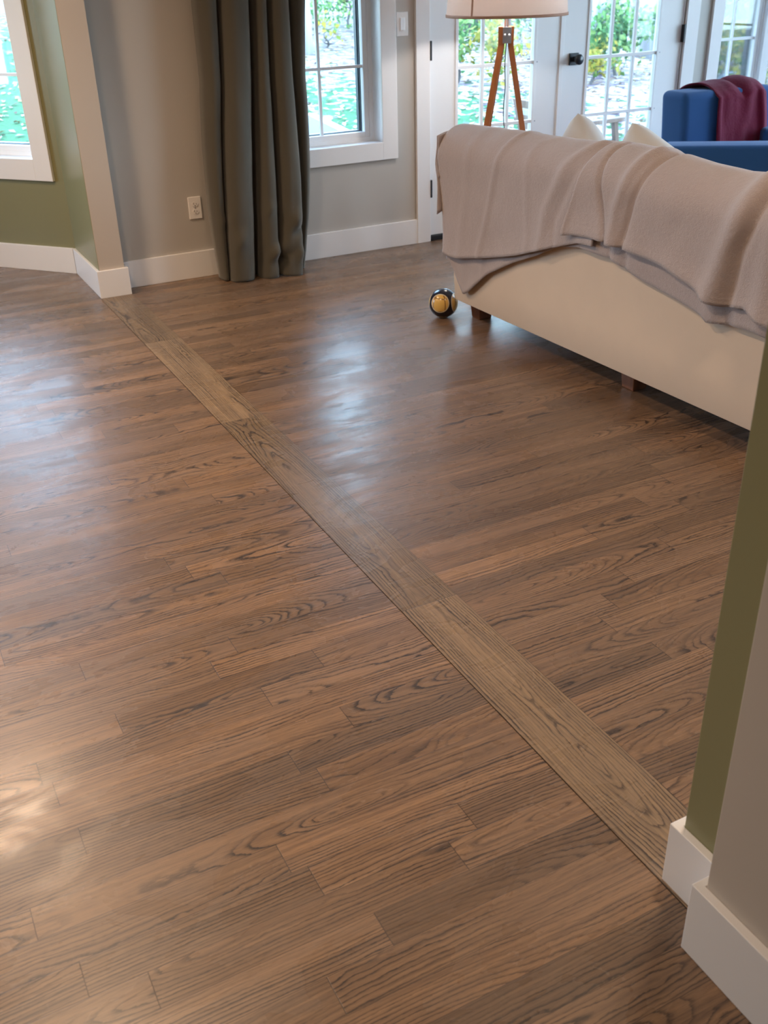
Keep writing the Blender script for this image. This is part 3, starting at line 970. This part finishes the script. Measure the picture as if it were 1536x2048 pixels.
# ------------------------------------------------------------------ tripod floor lamp
LX, LY = 3.205, 4.80
lamp = tag(empty('floor_lamp', (LX, LY, 0)), 'wooden tripod floor lamp with pale drum shade before the french doors', 'floor lamp')
sr = Vector((.83, -.55, 0)); fwd = Vector((.55, .83, 0))
zh = 1.185
for (hub, ft) in ((sr*.026, sr*.235), (-sr*.026-fwd*.016, -sr*.215-fwd*.17), (-sr*.022+fwd*.02, -sr*.19+fwd*.20)):
    b = newbm(); bar(b, ft, hub + Vector((0, 0, zh-.07)), .034, .030, up=(sr.x, sr.y, 0.01))
    bar(b, hub+Vector((0, 0, zh-.075)), hub*1.0+Vector((0, 0, zh+.02)), .034, .030, up=(sr.x, sr.y, 0.01))
    obj('leg', b, M['lampwood'], lamp, bevel=.002)
b = newbm(); Mh = Matrix(((sr.x, fwd.x, 0, 0), (sr.y, fwd.y, 0, 0), (0, 0, 1, 0), (0, 0, 0, 1)))
bx(b, -.017, .027, -.046, -.036, zh-.058, zh+.018, Mh); bx(b, -.012, .024, -.036, .012, zh-.05, zh+.01, Mh); hubp = obj('hub_plate', b, M['steel'], lamp, bevel=.001)
for xx in (-.006, .016):
    b = newbm(); lathe(b, [(.0001, .006), (.004, .005), (.006, .002), (.006, 0)], 16, Matrix.Translation(Mh @ Vector((xx, -.046, zh-.018))) @ Matrix.Rotation(math.atan2(sr.y, sr.x), 4, 'Z') @ Matrix.Rotation(pi/2, 4, 'X'))
    obj('bolt', b, M['vinyl'], hubp, smooth=True)
b = newbm(); tube(b, [(0, 0, zh-.01), (0, 0, 1.47)], .011, 16); obj('stem', b, M['steel'], lamp, smooth=True)
b = newbm(); lathe(b, [(.0001, 1.36), (.018, 1.37), (.032, 1.40), (.034, 1.44), (.024, 1.47), (.0001, 1.48)], 20); obj('bulb', b, M['vinyl'], lamp, smooth=True)
pl = bpy.data.lights.new('lamp_bulb_light', 'POINT'); pl.energy = 38; pl.color = (1, .93, .88); pl.shadow_soft_size = .045
plo = bpy.data.objects.new('lamp_bulb_light', pl); C.objects.link(plo); plo.location = (LX, LY, 1.425)
b = newbm(); uvl = b.loops.layers.uv.new('UVMap'); seg = 96
zb_, zt_ = 1.255, 1.57
rb, rt = .312, .285
rg = [[b.verts.new((r_*cos(2*pi*k/seg), r_*sin(2*pi*k/seg), z_)) for k in range(seg)] for r_, z_ in ((rb, zb_), (rt, zt_))]
for k in range(seg):
    f = b.faces.new((rg[0][k], rg[0][(k+1) % seg], rg[1][(k+1) % seg], rg[1][k]))
    for lp, uvv in zip(f.loops, ((k, 0), (k+1, 0), (k+1, 1), (k, 1))): lp[uvl].uv = (uvv[0]/seg*4, uvv[1])
shd = obj('lamp_shade', b, M['shade'], lamp, smooth=True)
so = shd.modifiers.new('card', 'SOLIDIFY'); so.thickness = .002
for (r_, z_, nm) in ((rb, zb_, 'bottom_band'), (rt, zt_, 'top_band')):
    b = newbm(); lathe(b, [(r_-.003, z_-.002), (r_+.003, z_-.002), (r_+.0025, z_+.011), (r_-.003, z_+.011)], 96, closed=True); obj(nm, b, M['brass'], shd, smooth=True)
th = math.atan2((-sr*.55-fwd*.83).y, (-sr*.55-fwd*.83).x)
b = newbm(); pb = Vector((cos(th)*(rb+.002), sin(th)*(rb+.002), zb_)); pt = Vector((cos(th)*(rt+.002), sin(th)*(rt+.002), zt_))
bar(b, pb, pt, .003, .009, up=(-sin(th), cos(th), 0)); obj('shade_seam', b, M['brass'], shd)
for k in range(3):
    a = k*2*pi/3+.4
    b = newbm(); tube(b, [(0, 0, 1.47), (cos(a)*rt, sin(a)*rt, zt_-.004)], .002, 8); obj('shade_spoke', b, M['steel'], shd)
b = newbm()
pc = [(-.004, -.01, zh-.06), (-.010, -.012, 1.02), (-.006, -.015, .92), (-.016, -.02, .82), (-.012, -.02, .74), (.004, -.02, .66), (-.010, -.02, .55), (-.02, 0, .30), (-.03, .05, .05), (-.02, .15, .006), (.1, .35, .005)]
tube(b, [catmull(pc, i/60) for i in range(61)], .0026, 8); obj('power_cord', b, M['cord'], lamp, smooth=True)

# ------------------------------------------------------------------ blue armchair
A_ = Vector((.83, -.557, 0)).normalized(); Bp = Vector((.557, .83, 0)).normalized()
chair = tag(empty('armchair', (4.55, 4.50, 0)), 'blue upholstered armchair in front of the right window', 'armchair')
Mc = Matrix(((A_.x, Bp.x, 0, 3.955), (A_.y, Bp.y, 0, 4.315), (0, 0, 1, 0), (0, 0, 0, 1)))


def box_obj(name, x0, x1, y0, y1, z0, z1, Mx, mat, root, bev, segs=4):
    b = newbm(); bx(b, x0, x1, y0, y1, z0, z1, Mx); rel(b, root)
    return obj(name, b, mat, root, smooth=True, bevel=bev, segs=segs)


box_obj('armrest', 0, .86, 0, .185, .14, .603, Mc, M['blue'], chair, .022)
Mk = frame(4.285, 4.59, (1, 0), (0, 1))
bkk = newbm(); bx(bkk, 0, .695, 0, .21, .30, .822, Matrix.Translation((4.285, 4.59, 0)))
for v in bkk.verts: v.co.y += (v.co.z-.3)*.10 - .05
rel(bkk, chair); obj('backrest', bkk, M['blue'], chair, smooth=True, bevel=.040, segs=5)
b = newbm(); prism(b, [(4.14, 4.46), (4.80, 4.02), (5.10, 4.30), (5.0, 4.60), (4.30, 4.60)], .16, .44); rel(b, chair); obj('seat_cushion', b, M['blue'], chair, bevel=.03, segs=4)
box_obj('armrest', .62, .98, .60, .74, .14, .60, Mc, M['blue'], chair, .022)
for (x_, y_) in ((.05, .09), (.80, .09), (.80, .70), (.35, .70)):
    b = newbm(); p_ = Mc @ Vector((x_, y_, 0)); tube(b, [p_, p_+Vector((0, 0, .145))], [.016, .022], 14); rel(b, chair); obj('leg', b, M['leg'], chair, smooth=True)

# maroon blanket over its back
bm = newbm(); rows = []
NI, NJ = 70, 60
for i in range(NI+1):
    t = i/NI; row = []
    for j in range(NJ+1):
        s_ = j/NJ
        # front hang .36 m, over the top, short drop behind
        xl = 4.465 + .05*sm(s_*2.2) - .045*(1-sm(s_*2.5)); xr = 4.835 + .07*sm(s_*1.3)
        if s_ < .30: xl = 4.41 + .06*(s_/.30)
        x = xl + (xr-xl)*t
        bulge = .024*exp(-((t-.80)/.18)**2) + .012*exp(-((t-.35)/.12)**2) - .016*exp(-((t-.55)/.07)**2)
        La, Lb = .16, .27
        d = s_*(La+Lb+.46)
        yfront = 4.56; yb2 = 4.80; ztp = .832 + bulge
        if d < La: p = Vector((x, yb2+.035, ztp-.05-(La-d)))
        elif d < La+Lb:
            a = (d-La)/Lb; p = Vector((x, yb2+.03-(a*.235), ztp-.05 + .062*sin(pi*min(1, max(0, a)))**.5))
        else:
            z = ztp-.05-(d-La-Lb); yy = 4.59 + (z-.3)*.10 - .05
            p = Vector((x, yy-.016 - .012*noise.noise(Vector((x*14, z*4, 2.0))) - .012*exp(-((t-.9)/.05)**2) - .006*exp(-((t-.03)/.03)**2), z))
        p.z += .004*noise.noise(Vector((x*20, s_*6, 0)))
        row.append(bm.verts.new(p))
    rows.append(row)
for i in range(NI):
    for j in range(NJ): bm.faces.new((rows[i][j], rows[i][j+1], rows[i+1][j+1], rows[i+1][j]))
rb_ = obj('throw_blanket', bm, M['red'], smooth=True)
so = rb_.modifiers.new('cloth', 'SOLIDIFY'); so.thickness = .010; so.offset = 1
tag(rb_, 'maroon plush throw hanging over the back of the blue armchair', 'blanket')

# ------------------------------------------------------------------ outside
def gz(x, y):
    d = max(0, y-8.5); g = -.32 + .055*d + .0022*d*d*(.6 if d < 14 else .5)
    g += .10*noise.noise(Vector((x*.18, y*.18, 0)))
    dx = max(0, x-8); g += .01*dx
    return min(g, 9)


def ground_mat():
    q = NT('lawn_and_leaf_litter'); o = q.n('TexCoord').outputs['Object']
    q.set(Roughness=.95); q.b.inputs['Specular IOR Level'].default_value = .1
    sp = q.n('SeparateXYZ'); q.l(o, sp.inputs[0])
    f = q.noise(o, 7, 4, .7); g = q.noise(o, 45, 3, .7)
    grass = q.mix(f, (.015, .046, .018), (.046, .110, .044)); grass = q.mix(q.ramp(g, [(.35, 0.0), (.7, .7)]), grass, (.06, .15, .085))
    vo = q.n('TexVoronoi'); vo.inputs['Scale'].default_value = 9.0; q.l(o, vo.inputs['Vector'])
    lc = q.n('SeparateColor'); q.l(vo.outputs['Color'], lc.inputs[0])
    litter = q.ramp(lc.outputs[0], [(0.0, (.07, .05, .065)), (.25, (.17, .13, .155)), (.5, (.30, .25, .26)), (.75, (.34, .26, .16)), (1.0, (.50, .46, .45))])
    base = q.noise(o, .55, 3, .6)
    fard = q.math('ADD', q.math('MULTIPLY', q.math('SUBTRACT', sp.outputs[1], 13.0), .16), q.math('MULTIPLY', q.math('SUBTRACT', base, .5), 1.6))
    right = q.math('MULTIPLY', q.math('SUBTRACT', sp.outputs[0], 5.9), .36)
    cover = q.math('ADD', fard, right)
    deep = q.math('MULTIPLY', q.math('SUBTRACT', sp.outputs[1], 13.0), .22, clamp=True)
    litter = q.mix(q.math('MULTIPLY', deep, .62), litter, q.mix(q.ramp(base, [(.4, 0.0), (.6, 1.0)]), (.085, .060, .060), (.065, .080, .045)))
    near = q.ramp(q.math('ADD', q.math('MULTIPLY', lc.outputs[1], .8), q.math('MULTIPLY', cover, .55)), [(.50, 0.0), (.58, 1.0)])
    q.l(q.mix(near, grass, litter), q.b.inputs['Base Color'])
    q.bump(g, .6, .02)
    return q.m


bm = newbm()
nx, ny = 90, 90
vs = [[bm.verts.new((-14 + 54*i/nx, 5.6 + 46*(j/ny)**1.4, 0)) for j in range(ny+1)] for i in range(nx+1)]
for r_ in vs:
    for v in r_: v.co.z = gz(v.co.x, v.co.y)
for i in range(nx):
    for j in range(ny): bm.faces.new((vs[i][j], vs[i+1][j], vs[i+1][j+1], vs[i][j+1]))
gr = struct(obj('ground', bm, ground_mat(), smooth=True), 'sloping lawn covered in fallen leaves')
bm = newbm()
for (x0, x1, y0, y1) in ((-14, -4.2, -12, 5.62), (6.8, 40, -12, 5.62)):
    bx(bm, x0, x1, y0, y1, -.5, -.34)
obj('side_lawn', bm, gr.data.materials[0], gr)


def leafmat(name, cols, trans=.35):
    q = NT(name); q.t.nodes.remove(q.b)
    at = q.n('Attribute', attribute_name='tint'); sp = q.n('SeparateXYZ'); q.l(at.outputs['Vector'], sp.inputs[0])
    n_ = len(cols); c = q.ramp(sp.outputs[0], [(i/(n_-1), cc) for i, cc in enumerate(cols)])
    d = q.n('BsdfDiffuse'); t = q.n('BsdfTranslucent'); mx = q.n('MixShader'); mx.inputs[0].default_value = trans
    q.l(c, d.inputs[0]); q.l(c, t.inputs[0]); q.l(d.outputs[0], mx.inputs[1]); q.l(t.outputs[0], mx.inputs[2]); q.l(mx.outputs[0], q.out.inputs[0])
    return q.m


LG = leafmat('green_leaves', [(.03, .075, .038), (.07, .16, .06), (.13, .24, .09), (.20, .27, .09)])
LYl = leafmat('yellow_leaves', [(.06, .13, .045), (.16, .18, .04), (.26, .20, .035), (.32, .27, .08)])
LF = leafmat('fallen_leaf_colours', [(.10, .06, .05), (.24, .19, .18), (.30, .17, .06), (.34, .31, .30), (.32, .24, .07), (.42, .40, .38)], .1)


def leaves(bm, la, pts, size, rnd_, flat=False):
    for p in pts:
        if flat: n_ = Vector((rnd_.gauss(0, .25), rnd_.gauss(0, .25), 1)).normalized()
        else: n_ = Vector((rnd_.gauss(0, 1), rnd_.gauss(0, 1), rnd_.gauss(0, 1))).normalized()
        a = n_.orthogonal().normalized(); a.rotate(Matrix.Rotation(rnd_.uniform(0, 6.28), 3, n_)); b = n_.cross(a)
        s_ = size*rnd_.uniform(.6, 1.3)
        q_ = [p + a*s_, p + b*s_*.55 + a*s_*.15 + n_*s_*.12, p - a*s_*.8, p - b*s_*.55 + a*s_*.15 + n_*s_*.12]
        f = bm.faces.new([bm.verts.new(v) for v in q_]); f.material_index = 0
        tn = Vector((rnd_.random(), 0, 0))
        for lp in f.loops: lp[la] = tn


rl_ = random.Random(5)
bm = newbm(); la = bm.loops.layers.float_vector.new('tint')
pts = []
for i in range(15000):
    y = 5.9 + 17*rl_.random()**.95; x = y*rl_.uniform(.05, 1.12)
    if rl_.random() < .35 and x/y < .55: continue
    pts.append(Vector((x, y, gz(x, y)+.02)))
leaves(bm, la, pts, .052, rl_, True)
fl = obj('fallen_leaves', bm, LF)
tag(fl, 'dry fallen leaves scattered over the green lawn outside', 'leaves', kind='stuff')

BARK = wood('grey_bark', (.10, .095, .095), (.04, .035, .033), 'Z', .25, .9)
BARKW = wood('pale_bark', (.40, .42, .44), (.20, .20, .22), 'Z', .25, .9)


def tree(x, y, h, rad, crown_r, crown_z, nleaf, lm, bark, seedv, label, group, name='tree', lsize=.11):
    rn = random.Random(seedv)
    base = Vector((x, y, gz(x, y)-.1)); root = tag(empty(name, base), label, 'tree' if name == 'tree' else 'shrub', group)
    b = newbm(); P = [Vector((.10*sin(i*1.3+seedv)*i/6, .10*cos(i*1.1+seedv)*i/6, h*i/7)) for i in range(8)]
    tube(b, P, [rad*(1-.11*i) for i in range(8)], 12)
    tips = []
    for k in range(9):
        i = rn.randint(3, 7); a = rn.uniform(0, 2*pi); L_ = crown_r*rn.uniform(.5, 1.0)
        e = P[i] + Vector((cos(a)*L_, sin(a)*L_, L_*rn.uniform(.2, .7)))
        m_ = (P[i]+e)/2 + Vector((0, 0, -.1*L_)); tube(b, [P[i], m_, e], [rad*.35, rad*.22, rad*.08], 7); tips.append(e)
    obj('trunk', b, bark, root, smooth=True)
    b = newbm(); la_ = b.loops.layers.float_vector.new('tint'); pts_ = []
    clumps = [Vector((rn.gauss(0, .5)*crown_r, rn.gauss(0, .5)*crown_r, crown_z + rn.gauss(0, .35)*crown_z*.6)) for _ in range(16)] + tips
    for k in range(nleaf):
        c_ = rn.choice(clumps); s_ = crown_r*.24
        pts_.append(c_ + Vector((rn.gauss(0, s_), rn.gauss(0, s_), rn.gauss(0, s_*.8))))
    pts_ = [p for p in pts_ if p.z > .05]
    leaves(b, la_, pts_, lsize, rn)
    obj('foliage', b, lm, root)
    return root


TREES = [  # x, y, h, rad, crown_r, crown_z, n, mat, bark, label
    (10.2, 13.0, 9, .17, 2.2, 6.2, 1560, LG, BARKW, 'pale barked tree seen through the top left pane of the right french door'),
    (12.0, 13.8, 10, .20, 2.6, 6.8, 1800, LG, BARKW, 'thick pale trunk seen through the right french door upper right pane'),
    (11.2, 18.0, 10, .18, 2.6, 6.0, 1800, LYl, BARK, 'slim tree with yellow leaves left of the floor lamp, through the french door'),
    (7.33, 17.0, 8, .13, 2.2, 6.2, 1200, LG, BARKW, 'pale trunk seen at the curtain edge of the window'),
    (17.0, 17.2, 10, .22, 3.2, 6.0, 2160, LYl, BARK, 'yellow leaved tree seen through the left panes of the window behind the armchair'),
    (19.4, 19.0, 9, .20, 3.0, 5.0, 2160, LG, BARK, 'green tree farthest up the slope through the window behind the armchair'),
    (14.8, 22.0, 12, .24, 3.4, 7.5, 2040, LG, BARK, 'tall green tree far up the slope right of the lamp hub'),
]
for i, (x, y, h, rad, cr, cz, n_, lm, bk_, lab) in enumerate(TREES):
    tree(x, y, h, rad, cr, cz, n_, lm, bk_, i+1, lab, 'trees on the slope outside')
SHR = [(10.35, 12.6, .7, .62, .72, 1500, LG, 'bright green bush seen through the middle top pane of the right french door'),
       (9.55, 12.1, .4, .28, .42, 260, LYl, 'small yellow bush beside the pale trunk'),
       (8.15, 12.5, .6, .34, .72, 380, LYl, 'yellow bush seen just under the lamp shade'),
       (7.95, 13.1, .6, .42, .78, 480, LG, 'green bush left of the tripod lamp top'),
       (11.3, 11.45, .6, .60, .62, 1300, LYl, 'yellow green bush in the left panes behind the armchair'),
       (12.45, 11.9, .8, .75, .78, 1700, LG, 'large green bush in the right panes behind the armchair'),
       (10.85, 10.5, .3, .24, .30, 240, LYl, 'low golden bush above the maroon throw'),
       (9.4, 19.6, .8, 1.2, .6, 900, LG, 'dark green brush at the top of the curtained window'),
       (7.9, 17.4, .4, .22, .50, 34, LYl, 'tiny yellow sapling in the leaf litter'),
       (11.2, 15.8, .7, .8, .7, 900, LG, 'green brush right of the lamp hub, through the left french door')]
for i, (x, y, h, cr, cz, n_, lm, lab) in enumerate(SHR):
    tree(x, y, h, .03, cr, cz, n_, lm, BARK, 40+i, lab, 'bushes on the slope outside', 'bush', .055)

# grey boulder
b = newbm(); bmesh.ops.create_icosphere(b, subdivisions=3, radius=.24)
for v in b.verts: v.co *= 1+.35*noise.noise(v.co*2.2); v.co.z *= .7
bo = obj('boulder', b, simple('lichen_stone', (.14, .145, .17), .9, .2, .3, 6), loc=(11.0, 10.9, gz(11.0, 10.9)+.10))
tag(bo, 'grey boulder on the slope above the maroon throw', 'boulder')

# patio table with a blue toy on it
tz = .36
tb = tag(empty('patio_table', (2.9, 8.1, gz(2.9, 8.1))), 'pale blue patio table top with white edge outside the curtained window', 'table')
gz0 = gz(2.9, 8.1); PB = simple('pale_blue_table_top', (.045, .075, .115), .7); PW = simple('white_painted_wood', (.22, .21, .20), .5)
ang = Matrix.Translation((2.9, 8.1, 0)) @ Matrix.Rotation(radians(-10), 4, 'Z') @ Matrix.Translation((-2.9, -8.1, 0))
b = newbm(); bx(b, 2.13, 3.60, 7.52, 8.68, tz-.03, tz, ang); rel(b, tb); obj('table_top', b, PB, tb, bevel=.006)
b = newbm(); ring(b, 2.05, 3.68, 7.44-7.44, 1.32, .085, 0, .03, Matrix(((1, 0, 0, 0), (0, 0, 1, 7.44), (0, 1, 0, tz-.026), (0, 0, 0, 1))))
bmesh.ops.transform(b, matrix=ang, verts=b.verts); bmesh.ops.recalc_face_normals(b, faces=b.faces[:]); rel(b, tb); obj('table_edge', b, PW, tb, bevel=.004)
for x_, y_ in ((2.15, 7.55), (3.58, 7.55), (2.15, 8.65), (3.58, 8.65)):
    b = newbm(); bx(b, x_-.03, x_+.03, y_-.03, y_+.03, gz0, tz-.03, ang); rel(b, tb); obj('leg', b, PW, tb)
b = newbm(); tube(b, [(3.10, 7.62, tz+.04), (3.18, 7.64, tz+.045), (3.27, 7.66, tz+.04)], [.03, .038, .032], 16)
ty = obj('water_bottle', b, simple('cyan_plastic', (.0, .11, .25), .3), smooth=True, bevel=.008); tag(ty, 'bright blue bottle lying on the patio table outside', 'bottle')


# wooden garden chairs outside the doors
TEAK = wood('weathered_teak', (.17, .11, .09), (.11, .065, .05), 'Z', .4, .6)
CUSH = fabric('white_outdoor_cushion', (.32, .33, .34), 500, .05, .3, .1)


def garden_chair(x, y, rz, label):
    r_ = tag(empty('garden_chair', (x, y, gz(x, y)), rz), label, 'chair')
    for sx_ in (-.32, .32):
        b = newbm(); bar(b, (sx_, -.36, 0), (sx_, -.26, .60), .05, .04); obj('leg', b, TEAK, r_, bevel=.003)
        b = newbm(); bar(b, (sx_, .40, 0), (sx_, .20, .60), .05, .04); obj('leg', b, TEAK, r_, bevel=.003)
        b = newbm(); bar(b, (sx_, -.38, .62), (sx_, .34, .60), .035, .085, up=(1, 0, 0)); obj('armrest', b, TEAK, r_, bevel=.004)
    b = newbm(); bar(b, (0, -.32, .34), (0, .30, .30), .58, .03, up=(0, 0, 1)); obj('seat', b, TEAK, r_)
    b = newbm(); bar(b, (0, .26, .30), (0, .38, .78), .60, .03, up=(0, 1, 0)); obj('backrest', b, TEAK, r_)
    b = newbm(); bx(b, -.28, .28, -.33, .25, .36, .46); obj('seat_cushion', b, CUSH, r_, bevel=.03, segs=3)
    b = newbm(); bar(b, (0, .24, .44), (0, .34, .74), .56, .10, up=(0, 1, 0)); obj('back_cushion', b, CUSH, r_, bevel=.03, segs=3)
    return r_


garden_chair(5.76, 7.60, radians(88), 'wooden garden chair with pale cushions seen through the right french door')
lt = tag(empty('garden_bench', (4.62, 6.98, gz(4.62, 6.98)), radians(-8)), 'low teak garden bench seen at the bottom of the left french door', 'bench')
zt2 = .30-gz(4.62, 6.98)
for k in range(4):
    b = newbm(); bx(b, -.34, .34, -.17+k*.088, -.10+k*.088, zt2-.025, zt2); obj('slat', b, TEAK, lt, bevel=.003)
for x_ in (-.30, .30):
    for y_ in (-.13, .13):
        b = newbm(); bx(b, x_-.025, x_+.025, y_-.025, y_+.025, 0, zt2-.025); obj('leg', b, TEAK, lt)
b = newbm(); bx(b, -.34, .34, -.155, -.13, zt2-.075, zt2-.025); obj('apron', b, TEAK, lt)
